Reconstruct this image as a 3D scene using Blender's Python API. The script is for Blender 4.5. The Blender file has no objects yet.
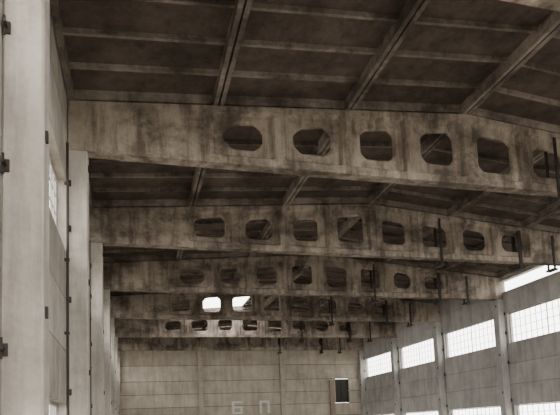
import bpy, math, random, bmesh
from mathutils import Matrix, Vector
random.seed(7)
S = bpy.context.scene

# ------------------------------------------------------------ helpers
class MB:
    def __init__(s): s.v=[]; s.f=[]; s.m=[]
    def face(s, idx, m=0): s.f.append(tuple(idx)); s.m.append(m)
    def hexa(s, p, m=0):
        b=len(s.v); s.v += [tuple(q) for q in p]
        for q in ((0,3,2,1),(4,5,6,7),(0,1,5,4),(1,2,6,5),(2,3,7,6),(3,0,4,7)):
            s.face([b+i for i in q], m)
    def box(s, x0,x1,y0,y1,z0,z1,m=0):
        s.hexa([(x0,y0,z0),(x1,y0,z0),(x1,y1,z0),(x0,y1,z0),(x0,y0,z1),(x1,y0,z1),(x1,y1,z1),(x0,y1,z1)],m)
    def obj(s, name, mats, bevel=0.0, parent=None):
        me=bpy.data.meshes.new(name); me.from_pydata(s.v,[],s.f)
        for m in mats: me.materials.append(m)
        me.polygons.foreach_set("material_index", s.m); me.update()
        o=bpy.data.objects.new(name, me); S.collection.objects.link(o)
        if bevel:
            md=o.modifiers.new("bevel","BEVEL"); md.width=bevel; md.segments=1; md.limit_method='ANGLE'
        if parent: o.parent=parent
        return o

def concrete(name, light, dark, stain=0.5, streak=0.4, island=0.1, soot=0.0, bump=0.3, rough=0.95, scale=1.0, sootcol=None, lo=0.45, hi=0.6):
    m=bpy.data.materials.new(name); m.use_nodes=True
    nt=m.node_tree; N=nt.nodes; L=nt.links
    bsdf=N["Principled BSDF"]; bsdf.inputs["Roughness"].default_value=rough
    bsdf.inputs["Specular IOR Level"].default_value=0.15
    g=N.new("ShaderNodeNewGeometry")
    def noise(sc, detail, mapscale=(1,1,1), loc=(0,0,0), rgh=0.6):
        mp=N.new("ShaderNodeMapping"); mp.inputs["Scale"].default_value=mapscale; mp.inputs["Location"].default_value=loc
        L.new(g.outputs["Position"], mp.inputs[0])
        n=N.new("ShaderNodeTexNoise"); n.inputs["Scale"].default_value=sc; n.inputs["Detail"].default_value=detail
        n.inputs["Roughness"].default_value=rgh
        L.new(mp.outputs[0], n.inputs["Vector"]); return n.outputs["Fac"]
    def rng(s,a,b,c,d):
        r=N.new("ShaderNodeMapRange"); r.inputs[1].default_value=a; r.inputs[2].default_value=b
        r.inputs[3].default_value=c; r.inputs[4].default_value=d; L.new(s, r.inputs[0]); return r.outputs[0]
    def math_(op,a,b):
        n=N.new("ShaderNodeMath"); n.operation=op
        for i,q in enumerate((a,b)):
            if isinstance(q,(int,float)): n.inputs[i].default_value=q
            else: L.new(q,n.inputs[i])
        return n.outputs[0]
    big=rng(noise(0.9*scale,8,rgh=0.7),0.36,0.64,0,1)
    st=rng(noise(3.2*scale,6,(1,1,0.12),(3,5,1),0.65),0.45,0.62,0,1)
    fine=rng(noise(14*scale,6,rgh=0.75),0.3,0.7,0,1)
    f=math_('MULTIPLY',big,stain)
    f=math_('ADD',f,math_('MULTIPLY',st,streak))
    f=math_('ADD',f,math_('MULTIPLY',fine,0.22))
    isl=math_('MULTIPLY',math_('SUBTRACT',g.outputs["Random Per Island"],0.5),island*2)
    f=math_('ADD',f,isl)
    mix=N.new("ShaderNodeMix"); mix.data_type='RGBA'; mix.clamp_factor=True
    mix.inputs[6].default_value=(*light,1); mix.inputs[7].default_value=(*dark,1)
    L.new(f,mix.inputs[0]); col=mix.outputs[2]
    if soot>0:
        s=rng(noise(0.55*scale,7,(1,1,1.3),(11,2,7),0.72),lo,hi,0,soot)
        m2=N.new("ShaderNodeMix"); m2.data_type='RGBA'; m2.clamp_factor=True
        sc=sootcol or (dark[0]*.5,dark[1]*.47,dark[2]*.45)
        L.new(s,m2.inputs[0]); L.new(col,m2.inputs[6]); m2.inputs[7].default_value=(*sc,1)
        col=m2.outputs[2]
    L.new(col,bsdf.inputs["Base Color"])
    bp=N.new("ShaderNodeBump"); bp.inputs["Strength"].default_value=bump; bp.inputs["Distance"].default_value=0.03
    L.new(noise(9,8,rgh=0.75),bp.inputs["Height"]); L.new(bp.outputs[0],bsdf.inputs["Normal"])
    return m

def plain(name,col,rough=0.8,metal=0.0):
    m=bpy.data.materials.new(name); m.use_nodes=True; nt=m.node_tree
    b=nt.nodes["Principled BSDF"]; b.inputs["Roughness"].default_value=rough; b.inputs["Metallic"].default_value=metal
    n=nt.nodes.new("ShaderNodeTexNoise"); n.inputs["Scale"].default_value=12; n.inputs["Detail"].default_value=5
    r=nt.nodes.new("ShaderNodeValToRGB")
    r.color_ramp.elements[0].position=0.3; r.color_ramp.elements[0].color=(col[0]*.6,col[1]*.6,col[2]*.6,1)
    r.color_ramp.elements[1].position=0.7; r.color_ramp.elements[1].color=(*col,1)
    nt.links.new(n.outputs["Fac"],r.inputs[0]); nt.links.new(r.outputs[0],b.inputs["Base Color"])
    return m

M_col   = concrete("column_concrete",(0.50,0.465,0.41),(0.25,0.222,0.19),0.35,0.4,0.0,soot=0.3,lo=.5,hi=.62)
M_wall  = concrete("wall_panel_concrete",(0.48,0.445,0.395),(0.22,0.196,0.17),0.4,0.4,0.12,soot=.3)
M_wallr = concrete("wall_panel_concrete_grey",(0.52,0.51,0.48),(0.28,0.27,0.255),0.4,0.4,0.14,soot=.2)
M_end   = concrete("gable_panel_concrete",(0.50,0.45,0.375),(0.26,0.228,0.183),0.4,0.35,0.2,soot=.2)
M_beam  = concrete("beam_concrete",(0.50,0.435,0.36),(0.15,0.122,0.098),0.5,0.55,0.0,soot=0.8,sootcol=(.07,.055,.045))
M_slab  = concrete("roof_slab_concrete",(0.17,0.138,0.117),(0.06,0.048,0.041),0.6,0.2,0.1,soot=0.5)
M_rib   = concrete("roof_rib_concrete",(0.39,0.34,0.295),(0.095,0.078,0.066),0.6,0.2,0.15,soot=0.8,sootcol=(.055,.044,.038))
M_floor = concrete("floor_concrete",(0.42,0.385,0.335),(0.20,0.18,0.155),0.6,0.0,0.0)
M_joint = plain("joint_mortar",(0.05,0.043,0.037))
M_steel = plain("rusty_steel",(0.045,0.035,0.029),0.7,0.3)
M_frame = plain("window_frame_paint",(0.50,0.49,0.47))
M_paint = plain("white_wall_paint",(0.74,0.72,0.66))
M_brick = plain("red_brick",(0.38,0.28,0.235))

# ------------------------------------------------------------ dimensions
XL,XR = -1.30,18.70
CL,CR = -0.88,18.28
XC = 8.70
Y0 = 0.24; BAY=6.0
AX=[Y0+BAY*i for i in range(8)]
YE=42.45
ZB=7.76
def top(x): return 8.89+(9.85-abs(x-XC))/12.0

# ------------------------------------------------------------ floor
mb=MB(); mb.box(XL-0.4,XR+0.4,-8,YE+0.4,-0.25,0); mb.obj("floor",[M_floor])
mb=MB(); mb.box(-60,XL-0.42,-40,90,-0.35,-0.05); mb.box(XR+0.42,80,-40,90,-0.35,-0.05)
mb.box(XL-0.42,XR+0.42,-40,-8.02,-0.35,-0.05); mb.box(XL-0.42,XR+0.42,YE+0.42,90,-0.35,-0.05)
mb.obj("ground_outside",[concrete("gravel_ground",(0.36,0.33,0.28),(0.18,0.17,0.13),0.6,0,0)])

# ------------------------------------------------------------ beams
def loop_pts(xa,xb,zb,zta,ztb,cx,cz,k=3,rnd=.4):
    def arc(x,z,sx,sz):
        pts=[]
        for j in range(k+1):
            t=j/k*math.pi/2
            ax=rnd*cx*(1-math.sin(t))+(1-rnd)*cx*(1-j/k); az=rnd*cz*(1-math.cos(t))+(1-rnd)*cz*(j/k)
            pts.append((x+sx*ax,z+sz*az))
        return pts
    BL=sorted(arc(xa,zb,1,1),key=lambda p:p[0]); BR=sorted(arc(xb,zb,-1,1),key=lambda p:p[0])
    TR=sorted(arc(xb,ztb,-1,-1),key=lambda p:-p[0]); TL=sorted(arc(xa,zta,1,-1),key=lambda p:-p[0])
    return [BL,BR,TR,TL]

HOLES=[]
for s in (-1,1):
    for d in (0.87,2.6,4.34,6.07): HOLES.append(XC+s*d)
HOLES.sort()
def make_beam(y, name):
    T=0.16; mb=MB(); x0,x1=XL+0.03,XR-0.03
    rr=random.Random(int(y*10))
    edges=[x0]
    for h in HOLES: edges += [h-0.82,h+0.82]
    edges.append(x1)
    def add(side, pts):
        b=len(mb.v)
        for (x,z,dy) in pts: mb.v.append((x,y+side*(T-dy),z))
        return b
    xs=sorted(set(edges+[XC]))
    for i in range(len(xs)-1):
        a,b=xs[i],xs[i+1]
        hole=[h for h in HOLES if a<h<b]
        n=len(mb.v); mb.v+=[(a,y-T,ZB),(b,y-T,ZB),(b,y+T,ZB),(a,y+T,ZB)]; mb.face([n,n+3,n+2,n+1])
        n=len(mb.v); mb.v+=[(a,y-T,top(a)),(b,y-T,top(b)),(b,y+T,top(b)),(a,y+T,top(a))]; mb.face([n,n+1,n+2,n+3])
        if not hole:
            for sd in (-1,1):
                n=add(sd,[(a,ZB,0),(b,ZB,0),(b,top(b),0),(a,top(a),0)])
                mb.face([n,n+1,n+2,n+3] if sd<0 else [n+3,n+2,n+1,n])
            continue
        h=hole[0]
        j1,j2,j3=[rr.uniform(-.05,.06) for _ in range(3)]; cc=rr.uniform(.12,.25)
        hh=top(h)-ZB
        fr=(hh-1.4)/.5
        mbm=.37+.07*fr+j1; mtm=.32+.10*fr+j2; w=.53+j3*.8
        def lp(w,bm_,tm_,cx,cz,rnd=.4):
            return loop_pts(h-w,h+w,ZB+bm_,top(h-w)-tm_,top(h+w)-tm_,cx,cz,rnd=rnd)
        L=[(lp(.75,.19,.15,.05,.05),0.0),(lp(.69,.25,.21,.06,.06),0.095),
           (lp(w,mbm,mtm,cc,cc),0.10),(lp(w-.04,mbm+.04,mtm+.04,cc-.01,cc-.01),0.13)]
        ends=[]
        for sd in (-1,1):
            cn=add(sd,[(a,ZB,0),(b,ZB,0),(b,top(b),0),(a,top(a),0)])
            def F(idx): mb.face(idx if sd<0 else idx[::-1])
            loops=[]
            for lst,dy in L:
                loops.append([[add(sd,[(p[0],p[1],dy)]) for p in c] for c in lst])
            o=loops[0]
            for k in range(4):
                for j in range(len(o[k])-1): F([cn+k,o[k][j+1],o[k][j]])
                k2=(k+1)%4
                F([cn+k,cn+k2,o[k2][0],o[k][-1]])
            fl=[[q for l in lo for q in l] for lo in loops]
            n=len(fl[0])
            for q in range(3):
                A,B=fl[q],fl[q+1]
                for j in range(n): F([A[j],A[(j+1)%n],B[(j+1)%n],B[j]])
            ends.append(fl[3])
        front,back=ends; n=len(front)
        for j in range(n):
            mb.face([front[j],front[(j+1)%n],back[(j+1)%n],back[j]])
    for x,flip in ((x0,0),(x1,1)):
        n=len(mb.v); mb.v+=[(x,y-T,ZB),(x,y+T,ZB),(x,y+T,top(x)),(x,y-T,top(x))]
        mb.face([n,n+3,n+2,n+1] if not flip else [n,n+1,n+2,n+3])
    me=MB.obj(mb,name,[M_beam])
    bm=bmesh.new(); bm.from_mesh(me.data); bmesh.ops.remove_doubles(bm,verts=bm.verts,dist=0.001)
    bmesh.ops.recalc_face_normals(bm,faces=bm.faces); bm.to_mesh(me.data); bm.free()
    st=MB()
    for X,wd in ((11.45,.045),(15.0,.08),(16.6,.05)):
        st.box(X-wd,X+wd,y-T-.03,y-T-.003,ZB-.22,top(X)-.15)
        st.box(X-wd,X+wd,y+T+.003,y+T+.03,ZB-.22,top(X)-.15)
        st.box(X-.11,X+.11,y-T-.06,y+T+.06,ZB-.28,ZB-.20)
    st.obj("steel_strap",[M_steel],parent=me)
    return me
for i,y in enumerate(AX): make_beam(y,"roof_beam")

# ------------------------------------------------------------ ceiling (ribbed slabs)
mb=MB()
def sbox(x0,x1,y0,y1,o0,o1,m):
    mb.hexa([(x0,y0,top(x0)+o0),(x1,y0,top(x1)+o0),(x1,y1,top(x1)+o0),(x0,y1,top(x0)+o0),
             (x0,y0,top(x0)+o1),(x1,y0,top(x1)+o1),(x1,y1,top(x1)+o1),(x0,y1,top(x0)+o1)],m)
W=3.33
ye=[-5.76]+AX
for bi in range(len(ye)-1):
    ya,yb=ye[bi]+0.015,ye[bi+1]-0.015
    for k in range(6):
        xa=XC-3*W+k*W+0.022; xb=xa+W-0.044
        left,right=True,True
        if bi==len(ye)-3 and k==1:   # broken-off part of roof
            xb=4.35; right=False
        if bi==len(ye)-3 and k==2:
            xa=7.3; left=False
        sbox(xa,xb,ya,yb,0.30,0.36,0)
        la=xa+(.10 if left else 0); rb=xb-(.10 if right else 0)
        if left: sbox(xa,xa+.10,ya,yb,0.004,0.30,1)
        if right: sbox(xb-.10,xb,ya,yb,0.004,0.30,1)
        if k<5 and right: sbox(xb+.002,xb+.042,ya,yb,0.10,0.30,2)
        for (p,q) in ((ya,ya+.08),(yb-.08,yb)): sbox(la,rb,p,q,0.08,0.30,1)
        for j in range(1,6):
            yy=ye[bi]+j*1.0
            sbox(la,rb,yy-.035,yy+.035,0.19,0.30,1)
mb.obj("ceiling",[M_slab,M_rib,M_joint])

# ------------------------------------------------------------ columns
def column(side,y,name):
    mb=MB()
    if side=='L': x0,x1=XL+0.005,CL
    else: x0,x1=CR,XR-0.005
    mb.box(x0,x1,y-.22,y+.22,0.005,ZB-0.02)
    c=mb.obj(name,[M_col if side=='L' else M_wallr],bevel=0.025)
    s=MB()
    xi=x1 if side=='L' else x0
    s.box(x0+.02,x1-.02,y-.17,y+.17,ZB-0.02,ZB)
    for z in (1.4,2.42,4.36,5.9,6.9):
        xe=XL if side=='L' else XR
        a,b=(xe+.02,xe+.09) if side=='L' else (xe-.09,xe-.02)
        s.box(a,b,y-.25,y-.222,z,z+.13)
        s.box(a-.0,a+.025,y-.27,y-.25,z-.03,z+.19)
        s.box((a+b)/2-.012,(a+b)/2+.012,y-.36,y-.25,z+.05,z+.08)
        if z in (2.42,4.36,6.9):
            a2,b2=(xi+.001,xi+.03) if side=='L' else (xi-.03,xi-.001)
            s.box(a2,b2,y-.14,y-.08,z+.42,z+.54)
    s.obj("steel_plates",[M_steel],parent=c)
for y in AX: column('L',y,"concrete_column")
for y in AX: column('R',y,"concrete_column")

def tube(name,x,y,z0,z1,r,mat):
    m=MB(); n=12
    for z in (z0,z1):
        for i in range(n):
            a=2*math.pi*i/n; m.v.append((x+r*math.cos(a),y+r*math.sin(a),z))
    for i in range(n): m.face([i,(i+1)%n,n+(i+1)%n,n+i])
    m.face(list(range(n))[::-1]); m.face([n+i for i in range(n)])
    for z in (1.5,3.6,5.1,6.7):
        m.box(x-r-.03,x+r+.01,y-r-.01,y+r+.01,z,z+.05)
    return m.obj(name,[mat])
for y in AX[2:4]: tube("drain_pipe",XL+.07,y-.75,0.01,7.6,.028,M_steel)

# ------------------------------------------------------------ long walls
def long_wall(side):
    mb=MB()
    if side=='L': xi,xo=XL,XL-0.30
    else: xi,xo=XR,XR+0.30
    a,b=min(xi,xo),max(xi,xo)
    ys=[-5.76]+AX
    for bi in range(len(ys)-1):
        y0,y1=ys[bi]+.01,ys[bi+1]-.01
        if bi==len(ys)-2: y1=YE
        rows=[(0,0.7),(2.25,3.3),(3.32,4.35),(4.37,5.4),(6.97,8.12),(8.14,9.32)]
        for (z0,z1) in rows:
            if side=='R' and bi in (3,4) and z0>8: z0=8.72
            mb.box(a,b,y0,y1,z0+.0,z1,0)
        mb.box(a+.06,b-.06,y0,y1,2.30,5.35,1)
        for (z0,z1) in ((0.7,2.25),(5.4,6.97)):
            mb.box(a,b,y0,y0+.35,z0,z1,0); mb.box(a,b,y1-.35,y1,z0,z1,0)
    return mb.obj("wall_left" if side=='L' else "wall_right",[M_wall if side=='L' else M_wallr,M_joint])
long_wall('L'); long_wall('R')

wn=[0]
def window(side,y0,y1,z0,z1):
    wn[0]+=1
    mb=MB(); xo=(XL-.22) if side=='L' else (XR+.12)
    x0,x1=xo,xo+.04
    mb.box(x0,x1,y0,y1,z0,z0+.05); mb.box(x0,x1,y0,y1,z1-.05,z1)
    n=14
    for i in range(n+1):
        yy=y0+.02+(y1-y0-.04)*i/n; w=.018 if i%7 else .05
        mb.box(x0+.005,x1-.005,yy-w/2,yy+w/2,z0,z1)
    for j in (1,2,3):
        zz=z0+(z1-z0)*j/4
        mb.box(x0+.01,x1-.01,y0,y1,zz-.010,zz+.010)
    mb.obj("window_%d"%wn[0],[M_frame])
ys=[-5.76]+AX
for side in 'LR':
    for bi in range(len(ys)-1):
        y0,y1=ys[bi]+.37,ys[bi+1]-.37
        if bi==len(ys)-2: y1=YE-.36
        window(side,y0,y1,5.41,6.96); window(side,y0,y1,0.71,2.24)

# ------------------------------------------------------------ end wall
mb=MB()
rows=[0,1.2,2.4,3.4,4.4,5.4,6.6,7.8,8.8]
xs=[XL-.3,5.05,11.6,XR+.3]
for i in range(len(rows)-1):
    for j in range(3):
        x0,x1=xs[j]+.01,xs[j+1]-.01
        z0,z1=rows[i]+.018,rows[i+1]-.018
        if j==2 and i in (3,4):
            mb.box(x0,16.15,YE,YE+.3,z0,z1); mb.box(17.35,x1,YE,YE+.3,z0,z1)
        else: mb.box(x0,x1,YE,YE+.3,z0,z1)
for (p,q) in ((XL,16.1),(17.4,XR)): mb.box(p,q,YE+.1,YE+.2,0,8.8,1)
mb.box(16.1,17.4,YE+.1,YE+.2,0,3.4,1); mb.box(16.1,17.4,YE+.1,YE+.2,5.4,8.8,1)
mb.v+=[(XL-.3,YE,8.8),(XR+.3,YE,8.8),(XR+.3,YE,9.3),(XC,YE,10.08),(XL-.3,YE,9.3)]
n=len(mb.v)-5; mb.face([n,n+1,n+2,n+3,n+4])
mb.v+=[(XL-.3,YE+.3,8.8),(XR+.3,YE+.3,8.8),(XR+.3,YE+.3,9.3),(XC,YE+.3,10.08),(XL-.3,YE+.3,9.3)]
n=len(mb.v)-5; mb.face([n+4,n+3,n+2,n+1,n])
mb.obj("wall_back",[M_end,M_joint])
for X in (5.05,11.6):
    c=MB(); c.box(X-.2,X+.2,YE-.28+.0,YE-.005,0.005,ZB-.02)
    c.box(X-.28,X+.28,YE-.26,YE-.01,5.2,5.32); c.obj("gable_column",[M_end],bevel=.02)
c=MB()
for r in range(62):
    z0=0.005+r*.085
    off=0.0 if r%2 else .06
    c.box(15.6,15.76+off,YE-.26,YE-.01,z0,z0+.075); c.box(15.77+off,16.0,YE-.26,YE-.01,z0,z0+.075)
c.obj("brick_pier",[M_brick])
c=MB(); c.box(16.16,17.34,YE+.2,YE+.24,3.42,5.38)
for X in (16.16,16.72,17.28): c.box(X,X+.06,YE+.14,YE+.2,3.42,5.38,1)
c.obj("window_boarded",[M_joint,M_joint])
def strokes(name,x,z,segs):
    m=MB()
    for (a,b,c_,d) in segs: m.box(x+a,x+b,YE-.012,YE-.002,z+c_,z+d)
    return m.obj(name,[M_paint])
strokes("painted_letter",7.5,2.75,[(0,.16,0,1),(.16,.8,.85,1),(.16,.8,0,.15),(.16,.8,.46,.6),(.65,.8,.15,.46)])
strokes("painted_letter",9.7,2.75,[(0,.16,0,1),(.65,.81,0,1),(.16,.65,.85,1)])

# ------------------------------------------------------------ light
w=bpy.data.worlds.new("World"); S.world=w; w.use_nodes=True
bg=w.node_tree.nodes["Background"]; bg.inputs[0].default_value=(1.0,0.975,0.94,1); bg.inputs[1].default_value=7.8

# ------------------------------------------------------------ camera
cam=bpy.data.cameras.new("camera"); co=bpy.data.objects.new("camera",cam); S.collection.objects.link(co)
fpx=549.0
cam.sensor_fit='HORIZONTAL'; cam.sensor_width=36; cam.lens=fpx/560*36
cam.shift_y=(373-207.5)/560; cam.clip_start=.05; cam.clip_end=500
fwd=Vector((.2597,.9606,.098)).normalized(); r=Vector((.9656,-.2572,-.0400))
r=(r-fwd*r.dot(fwd)).normalized(); u=r.cross(fwd)
co.matrix_world=Matrix(((r.x,u.x,-fwd.x,0),(r.y,u.y,-fwd.y,0),(r.z,u.z,-fwd.z,1.6),(0,0,0,1)))
S.camera=co
